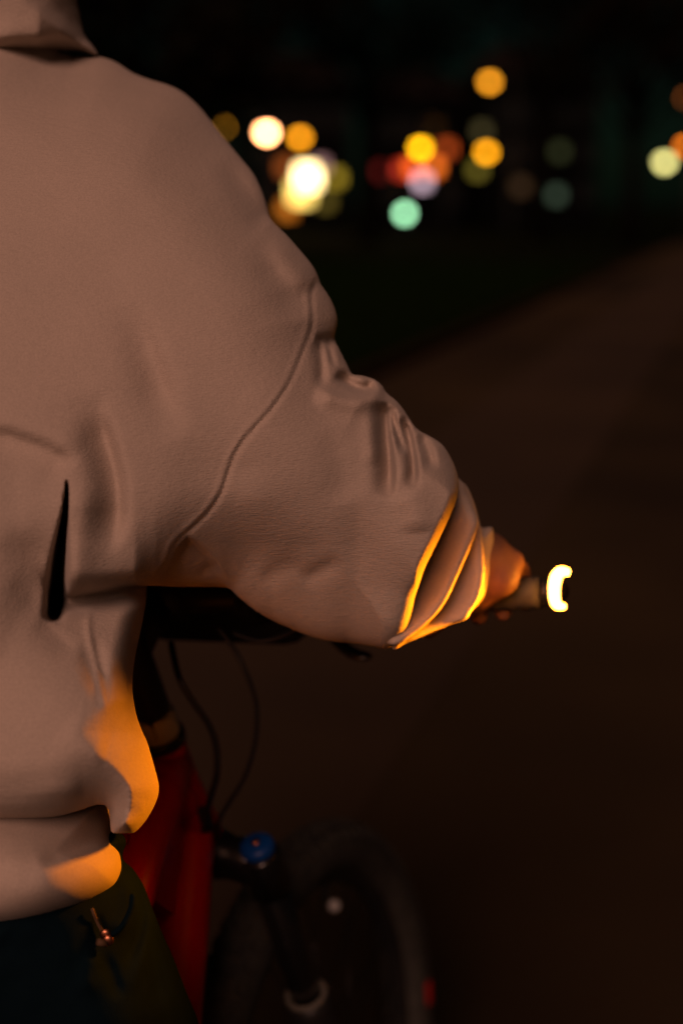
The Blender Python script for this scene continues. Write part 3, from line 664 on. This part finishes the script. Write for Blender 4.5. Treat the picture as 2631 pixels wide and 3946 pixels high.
# handlebar
hbar = empty('handlebar', (0, 0, 0), bike)
bp = [st(.05, 0, BAR_A)]
for s in (-1, 1):
    path = [bc(s, r) for r in np.linspace(0, BEND, 34)]
    tube('bar', path, [.0158 if i < 6 else .0135 if i < 13 else .0112 for i in range(len(path))], M['black'], hbar, 16)
    gpts = [bc(s, r) for r in np.linspace(BEND-.128, BEND, 15)]
    g = tube('grip', gpts, [.0165 if i in (0, 14) else .0160+.0007*(i % 2) for i in range(15)], M['rubber'], hbar, 18)
    tube('lock_ring', [bc(s, r) for r in np.linspace(BEND-.138, BEND-.1285, 3)], [.0175, .018, .0175], M['gloss'], g, 18)
    def bs(f, r, a): return bc(s, r)+f*SF-a*SA
    bl = empty('brake_lever', (0, 0, 0), bike)
    c0 = BEND-.165
    tube('clamp', [bs(.002, c0-.01, 0), bs(.002, c0+.01, 0)], .0165, M['black'], bl, 16)
    tube('reservoir', spline([bs(.010, c0, -.012), bs(.030, c0-.022, -.018), bs(.038, c0-.057, -.018), bs(.036, c0-.097, -.014)], 4), [.012]*4+[.0135]*5+[.012]*4, M['black'], bl, 14)
    tube('blade', spline([bs(.034, c0-.01, -.02), bs(.060, c0+.02, -.028), bs(.062, c0+.065, -.036), bs(.055, c0+.110, -.040), bs(.048, c0+.130, -.044)], 4), [.007, .007, .007, .0065, .0065, .006, .006, .006, .006, .006, .006, .006, .006, .006, .006, .006, .0065], M['gloss'], bl, 12, (SA, 1.6))
    shf = empty('shifter', (0, 0, 0), bike)
    tube('shifter_body', spline([bs(.01, c0-.04, -.02), bs(.018, c0-.06, -.034), bs(.012, c0-.095, -.040)], 5), [.010, .013, .015, .016, .017, .017, .017, .016, .014, .012, .009], M['black'], shf, 16)
    tube('shifter_paddle', spline([bs(-.002, c0-.06, -.042), bs(-.018, c0-.035, -.052), bs(-.024, c0-.013, -.054)], 4), [.006, .0065, .007, .0075, .008, .008, .0075, .006, .003], M['gloss'], shf, 10, (SA, .6))
# made-up black bundle, added to fill the dark area in front of the stem
black_fill = tag(empty('handlebar_fill', (barc[0], barc[1], barc[2]-.05)), 'black bundle added to fill the dark area at the handlebar, under the raised arm', 'black_fill')
V, F = box_data(st(STEM+.05, .045, BAR_A-.026), SR*.098, SF*.036, SA*.052, .022)
mesh('fill_body', V, F, M['black_fill'], black_fill, True)
V, F = box_data(st(STEM+.052, .045, BAR_A+.030), SR*.100, SF*.040, SA*.008, .006); mesh('lid', V, F, M['black_fill'], black_fill, True)
for r in (-.02, .11): tube('strap', spline([st(STEM+.016, r, BAR_A+.02), st(STEM-.01, r, BAR_A+.022), st(STEM-.022, r, BAR_A-.002), st(STEM, r, BAR_A-.022), st(STEM+.016, r, BAR_A-.015)], 3), .005, M['black_fill'], black_fill, 8, (SR, 2.2))
# hoses
def hose(path, r): tube('brake_hose', spline([at(*p) for p in path], 6), r, M['black'], bike, 10)
hose([(660, 2480, 1.50), (690, 2610, 1.46), (745, 2705, 1.46), (800, 2785, 1.47), (832, 2870, 1.48), (836, 2980, 1.49), (815, 3060, 1.51), (795, 3130, 1.53), (787, 3200, 1.55)], .0036)
hose([(840, 2420, 1.50), (905, 2505, 1.50), (952, 2600, 1.50), (985, 2700, 1.51), (990, 2800, 1.52), (975, 2900, 1.53), (938, 3005, 1.55), (885, 3090, 1.57), (845, 3160, 1.58), (830, 3240, 1.60)], .0026)
hose([(900, 2440, 1.46), (1000, 2470, 1.45), (1090, 2450, 1.44), (1180, 2400, 1.42)], .0026)
# fork
fork = empty('fork', (0, 0, 0), bike)
CR = HD+SA*.180; LEG = .075
tube('crown_race', [hb+SA*.001, hb+SA*.012], [.030, .027], M['gloss'], fork, 26)
tube('crown', spline([CR-SR*(LEG+.004), CR-SR*.045-SA*.012, CR-SA*.018, CR+SR*.045-SA*.012, CR+SR*(LEG+.004)], 5), [.024]*3+[.026]*4+[.029]*7+[.026]*4+[.024]*3, M['gloss'], fork, 18)
for s in (-1, 1):
    t0 = CR+SR*LEG*s
    tube('leg_cap', [t0-SA*.026, t0-SA*.022, t0+SA*.03], [.0215, .0240, .0245], M['gloss'], fork, 22)
    tube('stanchion', [t0-SA*.02, t0+SA*.31], .0195, M['gloss'], fork, 22)
    ll = empty('lower_leg', (0, 0, 0), fork)
    s0 = t0+SA*.213
    tube('leg_tube', [s0, s0+SA*.02, s0+SA*.2, s0+SA*.275+SF*.018, s0+SA*.295+SF*.035], [.0250, .0265, .0235, .022, .016], M['black'], ll, 22)
    # dust seal lip
    ring = [s0-SA*.004+.0228*(math.cos(a)*SR+math.sin(a)*SF) for a in np.linspace(0, 2*math.pi, 33)]
    tube('dust_seal', ring, .0036, M['seal'], ll, 10)
    if s > 0:
        k0 = t0-SA*.026; kb = empty('damper_knob', (0, 0, 0), fork)
        tube('knob', [k0, k0-SA*.003, k0-SA*.011, k0-SA*.0135], [.0185, .0200, .0192, .016], M['blue'], kb, 24)
        tube('lever', [k0-SA*.013, k0-SA*.016], [.005, .0045], M['copper'], kb, 12)
br0 = CR+SA*.232+SF*.03
tube('brace', spline([CR+SR*LEG+SA*.245, br0+SR*.05-SA*.035+SF*.02, br0-SA*.06+SF*.025, br0-SR*.05-SA*.035+SF*.02, CR-SR*LEG+SA*.245], 4), .0125, M['black'], fork, 12)
# wheels
def wheel(name, ax, F_, R_, U_, par):
    w = empty(name, (0, 0, 0), par)
    def ringv(rad, pr, nseg=72, prof=None):
        V, F = [], []
        n = len(prof)
        for i in range(nseg):
            a = 2*math.pi*i/nseg; rd = math.cos(a)*F_+math.sin(a)*U_
            for (x, y) in prof: V.append(ax+rd*(rad+y)+R_*x)
        for i in range(nseg):
            for k in range(n):
                a, b = i*n+k, i*n+(k+1) % n; c, d = ((i+1) % nseg)*n+k, ((i+1) % nseg)*n+(k+1) % n
                F.append((a, b, d, c))
        return V, F
    tp = [(.0365*math.cos(t), .0345*math.sin(t)) for t in np.linspace(0, 2*math.pi, 19)[:-1]]
    V, F = ringv(.346, None, 96, tp); ty = mesh('tyre', V, F, M['rubber'], w)
    knobs = []
    for i in range(84):
        a = 2*math.pi*i/84; rd = math.cos(a)*F_+math.sin(a)*U_; tg = -math.sin(a)*F_+math.cos(a)*U_
        for x, da in ((-.029, .5), (-.010, 0), (.010, 0), (.029, .5)):
            a2 = a+da*2*math.pi/84; rd = math.cos(a2)*F_+math.sin(a2)*U_; tg = -math.sin(a2)*F_+math.cos(a2)*U_
            nrm_ = rd*math.sqrt(max(0, 1-(x/.0375)**2))+R_*(x/.0375); sd_ = np.cross(nrm_, tg)
            knobs.append(box_data(ax+rd*.346+nrm_*.0352, tg*.0075, sd_*.0065, nrm_*.0035))
    V, F = join_data(*knobs); tag(mesh('tread', V, F, M['rubber'], ty, False), kind='stuff')
    rp = [(.0135, .006), (.0145, -.004), (.010, -.016), (0, -.020), (-.010, -.016), (-.0145, -.004), (-.0135, .006)]
    V, F = ringv(.318, None, 96, rp); mesh('rim', V, F, M['black'], w)
    tube('hub', [ax-R_*.055, ax-R_*.05, ax-R_*.03, ax+R_*.03, ax+R_*.05, ax+R_*.055], [.010, .027, .014, .014, .027, .010], M['black'], w, 18)
    for i in range(28):
        a = 2*math.pi*i/28; b = a+(.45 if i % 4 < 2 else -.45); s = 1 if i % 2 else -1
        p = ax+(math.cos(b)*F_+math.sin(b)*U_)*.025+R_*.045*s; q = ax+(math.cos(a)*F_+math.sin(a)*U_)*.300
        tube('spoke', [p, q], .0011, M['gloss'], w, 5)
    tube('brake_rotor', [ax-R_*.063, ax-R_*.0612], .09, M['silver'], w, 40)
    return w, ty
AX = CR+SA*.505+SF*.045
fwheel, fty = wheel('front_wheel', AX, SF, SR, -SA, bike)
rwheel, _ = wheel('rear_wheel', ra, BF, BR, BU, bike)
def wp(a, rad, x): return AX+(math.cos(a)*SF+math.sin(a)*-SA)*rad+SR*x
tube('valve', [wp(.88, .298, 0), wp(.88, .272, 0)], [.004, .003], M['black'], fwheel, 8)
V, F = sphere_data(wp(.90, .270, .014), .0085, 12, 8); mesh('wheel_glint', V, F, M['white'], fwheel)  # small white ball standing in for a bright glint on the wheel
tube('tyre_mark', [wp(a_, .352, .0352) for a_ in np.linspace(-.46, -.36, 6)], .011, M['redplastic'], fty, 10, (SR, .35))
# saddle, seat post, cranks
tube('seat_post', [seat_top-BU*.02, seat_top-BF*.03+BU*.10], .0155, M['black'], bike, 16)
sp0 = seat_top-BF*.04+BU*.12
V = []; nseg = 14; stn = [(-.14, .07, .018), (-.11, .078, .022), (-.05, .06, .022), (.02, .032, .02), (.09, .022, .018), (.135, .016, .013)]
for f_, hw_, hh_ in stn:
    for k in range(nseg):
        a = 2*math.pi*k/nseg; V.append(sp0+BF*f_+BR*hw_*math.cos(a)+BU*hh_*math.sin(a))
F = [(i*nseg+k, i*nseg+(k+1) % nseg, (i+1)*nseg+(k+1) % nseg, (i+1)*nseg+k) for i in range(len(stn)-1) for k in range(nseg)]
F += [tuple(range(nseg))[::-1], tuple((len(stn)-1)*nseg+k for k in range(nseg))]
mesh('saddle', V, F, M['black_fill'], bike)
crk = empty('crankset', (0, 0, 0), bike)
tube('axle', [bb-BR*.065, bb+BR*.065], .013, M['black'], crk, 14)
ringp = [bb+BR*.045+.065*(math.cos(a)*BF+math.sin(a)*BU) for a in np.linspace(0, 2*math.pi, 41)]
tube('chainring', ringp, .006, M['black'], crk, 8)
for s in (-1, 1):
    e = bb+BR*.075*s+BF*.165*s-BU*.03*s
    tube('crank_arm', [bb+BR*.065*s, e], [.014, .011], M['black'], crk, 12)
    box('pedal', e+BR*.055*s, BR*.045, BF*.045, BU*.009, M['black'], crk, .004)

# ------------------------------------------------------------------ bar-end turn light (lit)
ind = tag(empty('turn_light', tuple(LAMP)), 'lit amber C-shaped turn light on the end of the handlebar', 'light')
tube('plug', [bc(1, BEND+.001), bc(1, BEND+.006), bc(1, BEND+.011)], [.013, .015, .012], M['black'], ind, 20)
CP = [(2190, 2206), (2160, 2203), (2143, 2222), (2136, 2250), (2134, 2280), (2137, 2312), (2148, 2332), (2176, 2338)]
dl = float((LAMP-CAM)@FW)-.028
cd = [dl+abs(k-4)*.0022 for k in range(8)]
cp = spline([at(x, y, cd[k]) for k, (x, y) in enumerate(CP)], 4)
cr = np.interp(np.linspace(0, 1, len(cp)), [0, .12, .3, .6, .85, 1], [.0034, .0052, .0060, .0058, .0050, .0024])
M['amber'] = emit('amber_led', (1.0, .31, .022), 55)
tube('light_ring', cp, list(cr), M['amber'], ind, 12)
tube('light_shell', spline([at(x, y, cd[k]+.0042) for k, (x, y) in enumerate(CP)], 4), list(cr*1.15), M['soot'], ind, 12)
beam = bpy.data.lights.new('beam', 'SPOT'); beam.energy = 19; beam.color = (1.0, .25, .004)
beam.spot_size = math.radians(86); beam.spot_blend = 1.0; beam.shadow_soft_size = .030
bo = bpy.data.objects.new('beam', beam); col.objects.link(bo); bo.parent = ind
bpos = at(2124, 2316, dl-.012); aim = at(760, 2860, 1.13)
bo.location = Vector(bpos)-Vector(LAMP); bo.rotation_euler = Vector(aim-bpos).to_track_quat('-Z', 'Y').to_euler()
tube('light_body', [bc(1, BEND+.0115), at(2150, 2278, dl+.022), at(2146, 2275, dl+.010)], [.010, .011, .008], M['soot'], ind, 14)

# ------------------------------------------------------------------ far background
BLUR2 = (30/118.0)**2
SZ = 1.3                                         # lamps are this much wider than first measured
def disc(rgb, name, size): return emit(name, tuple(np.array(rgb)/max(rgb)), max(rgb)/((size*SZ/112.0)**2))
def street_lamp(x, y, d, size, rgb, label, lamp_arm=1.2):
    c = at(x, y, d); r = SZ*size/FPX*d/2
    s = 1 if x > 1400 else -1
    o = tag(empty('street_lamp', (c[0]+s*lamp_arm, c[1]+.2, 0)), label, 'street lamp', 'street lamps along the far road')
    b = np.array([c[0]+s*lamp_arm, c[1]+.2, 0]); tp = c[2]+r+.25
    tube('pole', [b, b+Z*1.2, np.array([b[0], b[1], tp-.4])], [.10, .075, .05], M['pole'], o, 10)
    tube('arm', spline([np.array([b[0], b[1], tp-.42]), np.array([b[0]-s*.1, b[1]-.02, tp-.08]), np.array([c[0]+s*.3, c[1], tp]), np.array([c[0], c[1], tp-.12])], 4), .04, M['pole'], o, 8)
    tube('lamp_hood', [np.array([c[0], c[1], c[2]+r*.55]), np.array([c[0], c[1], c[2]+r*1.0]), np.array([c[0], c[1], c[2]+r*1.5])], [r*.9, r*.75, r*.2], M['pole'], o, 14)
    V, F = sphere_data(c, r, 16, 10); mesh('globe', V, F, disc(rgb, 'lamp_glow', size), o)
    return o
LL = [(1027, 509, 62, 34, (6, 2.3, .9), 'white-hot amber street lamp nearest the raised shoulder'),
      (1156, 528, 68, 30, (.95, .33, .008), 'orange street lamp just right of the white-hot lamp'),
      (1886, 314, 66, 30, (.80, .29, .012), 'highest amber street lamp alone against the dark sky'),
      (1874, 585, 70, 30, (1.05, .40, .006), 'amber street lamp directly below the highest one'),
      (1620, 568, 64, 31, (1.5, .70, .006), 'yellow street lamp above the cluster of red windows'),
      (2559, 623, 58, 33, (.80, .72, .24), 'pale cream street lamp near the right edge'),
      (2640, 564, 60, 30, (.75, .16, .006), 'deep orange street lamp cut by the right edge'),
      (2648, 377, 64, 30, (.16, .04, .006), 'dim red-brown street lamp high at the right edge'),
      (856, 492, 70, 30, (.30, .12, .006), 'faint amber street lamp half hidden behind the shoulder')]
for x, y, d, s_, rgb, lb in LL: street_lamp(x, y, d, s_, rgb, lb)
# bollard light with a pale green lens
c = at(1559, 822, 58); r = SZ*30/FPX*58/2
o = tag(empty('bollard_light', (c[0], c[1], 0)), 'low post with a glowing pale green lamp beyond the verge', 'light')
tube('post', [(c[0], c[1], 0), (c[0], c[1], c[2]-r*1.02)], [.09, .07], M['pole'], o, 12)
V, F = sphere_data(c, r, 16, 10); mesh('lens', V, F, disc((.32, .74, .40), 'green_glow', 30), o)
tube('cap', [c+Z*r*.85, c+Z*r*1.15, c+Z*r*1.3], [r*.8, r*.75, r*.2], M['pole'], o, 12)
# buildings with lit and dark windows
def building(name, x0, x1, ytop, d, lit, label, rows=3, cols=6):
    a, b = at(x0, 790, d), at(x1, 790, d); top = at(x0, ytop, d)[2]; depth = 9.0
    o = tag(empty(name, ((a[0]+b[0])/2, a[1], 0)), label, 'building', 'far buildings')
    cx, w = (a[0]+b[0])/2, (b[0]-a[0])/2
    box('wall', (cx, a[1]+depth/2, top/2), (w, 0, 0), (0, depth/2, 0), (0, 0, top/2), M['render'], o)
    V = [(a[0]-.4, a[1]-.4, top), (b[0]+.4, a[1]-.4, top), (b[0]+.4, a[1]+depth+.4, top), (a[0]-.4, a[1]+depth+.4, top), (a[0]+w*.5, a[1]+depth/2, top+2.2), (b[0]-w*.5, a[1]+depth/2, top+2.2)]
    mesh('roof', V, [(0, 1, 5, 4), (1, 2, 5), (2, 3, 4, 5), (3, 0, 4), (3, 2, 1, 0)], M['roof'], o, False)
    spots = []
    for x, y, s_, rgb in lit:
        c = at(x, y, d); h = SZ*s_/FPX*d/2; yy = a[1]-.03
        wf = box('window', (c[0], yy, c[2]), (h*1.15, 0, 0), (0, .05, 0), (0, 0, h*1.15), M['frame'], o)
        box('pane', (c[0], yy-.052, c[2]), (h, 0, 0), (0, .012, 0), (0, 0, h), disc(rgb, 'window_glow', s_), wf); spots.append((c[0], c[2]))
    for i in range(cols):
        for j in range(rows):
            wx, wz = a[0]+2*w*(i+.5)/cols, 1.6+(top-2.2)*(j+.3)/rows
            if any(abs(wx-p)+abs(wz-q) < 1.7 for p, q in spots) or abs(wx) > 60: continue
            wf = box('window', (wx, a[1]-.03, wz), (.55, 0, 0), (0, .05, 0), (0, 0, .75), M['frame'], o)
            box('pane', (wx, a[1]-.082, wz), (.48, 0, 0), (0, .012, 0), (0, 0, .68), M['glass'], wf)
building('shop_building', 980, 1345, 330, 82, [(1186, 682, 62, (4.2, 3.0, 1.3)), (1160, 742, 62, (1.8, 1.2, .26)), (1236, 640, 34, (.10, .05, .05)), (1294, 686, 34, (.11, .075, .004)), (1255, 778, 34, (.03, .022, .002)), (1102, 645, 40, (.10, .02, .001)), (1108, 806, 42, (.22, .06, .002))],
         'far shop building with bright warm-white windows right of the shoulder', 3, 4)
building('corner_building', 1395, 1780, 380, 86, [(1717, 575, 32, (.17, .022, .002)), (1590, 646, 34, (.42, .055, .002)), (1670, 646, 34, (.42, .075, .005)), (1546, 655, 32, (.16, .008, .003)), (1625, 699, 34, (.26, .18, .22)), (1452, 661, 32, (.035, .001, .001))],
         'far corner building with red, orange and lavender lit windows', 3, 5)
building('town_house', 1800, 2290, 300, 90, [(1849, 509, 32, (.014, .012, .004)), (1836, 655, 32, (.045, .036, .004)), (2148, 586, 32, (.004, .007, .002)), (2140, 752, 32, (.008, .016, .010)), (2004, 719, 36, (.008, .004, .001))],
         'far dark house with dim olive and green windows', 3, 6)
# trees
def tree(x, d, hgt, cr_, m, label, n=1500):
    b = at(x, 790, d); b[2] = 0
    o = tag(empty('tree', tuple(b)), label, 'tree', 'trees behind the far lamps')
    trunk = [b, b+np.array([.05, 0, hgt*.25]), b+np.array([-.08, .1, hgt*.5]), b+np.array([.1, 0, hgt*.78])]
    parts = [tube_data(trunk, [hgt*.035, hgt*.027, hgt*.02, hgt*.008], 10)]
    cl = []
    for i in range(9):
        a = i*2.4; st_ = trunk[2] if i % 2 else trunk[1]+(trunk[2]-trunk[1])*.6
        e = b+np.array([cr_*.75*math.cos(a), cr_*.75*math.sin(a), hgt*(.55+.38*random.random())])
        parts.append(tube_data([st_, (st_+e)/2+Z*.2, e], [hgt*.012, hgt*.008, .02], 6)); cl.append(e)
    cl.append(b+Z*hgt*.9)
    V, F = join_data(*parts); mesh('trunk', V, F, M['bark'], o)
    C = np.array(cl)[rng.integers(0, len(cl), n)]+rng.normal(0, cr_*.24, (n, 3))
    V, F = [], []
    for i, c in enumerate(C):
        u = rng.normal(0, 1, 3); u /= np.linalg.norm(u); v = np.cross(u, rng.normal(0, 1, 3)); v /= np.linalg.norm(v); s = .16+.16*random.random()
        V += [c-u*s, c+v*s*.5, c+u*s, c-v*s*.5]; F.append((4*i, 4*i+1, 4*i+2, 4*i+3))
    mesh('crown', V, F, m, o, False)
tree(560, 34, 7.5, 2.6, M['leafb'], 'brown-tinged tree behind the hood and shoulder')
tree(930, 46, 9.5, 3.0, M['leafb'], 'tall dark tree above the white-hot street lamp')
tree(1420, 52, 10, 3.2, M['leaf'], 'dark green tree between the two clusters of lights')
tree(2080, 56, 11, 3.4, M['leaf'], 'dark tree right of the highest amber lamp')
tree(2430, 48, 9, 3.0, M['leafb'], 'dark tree beside the pale cream street lamp')
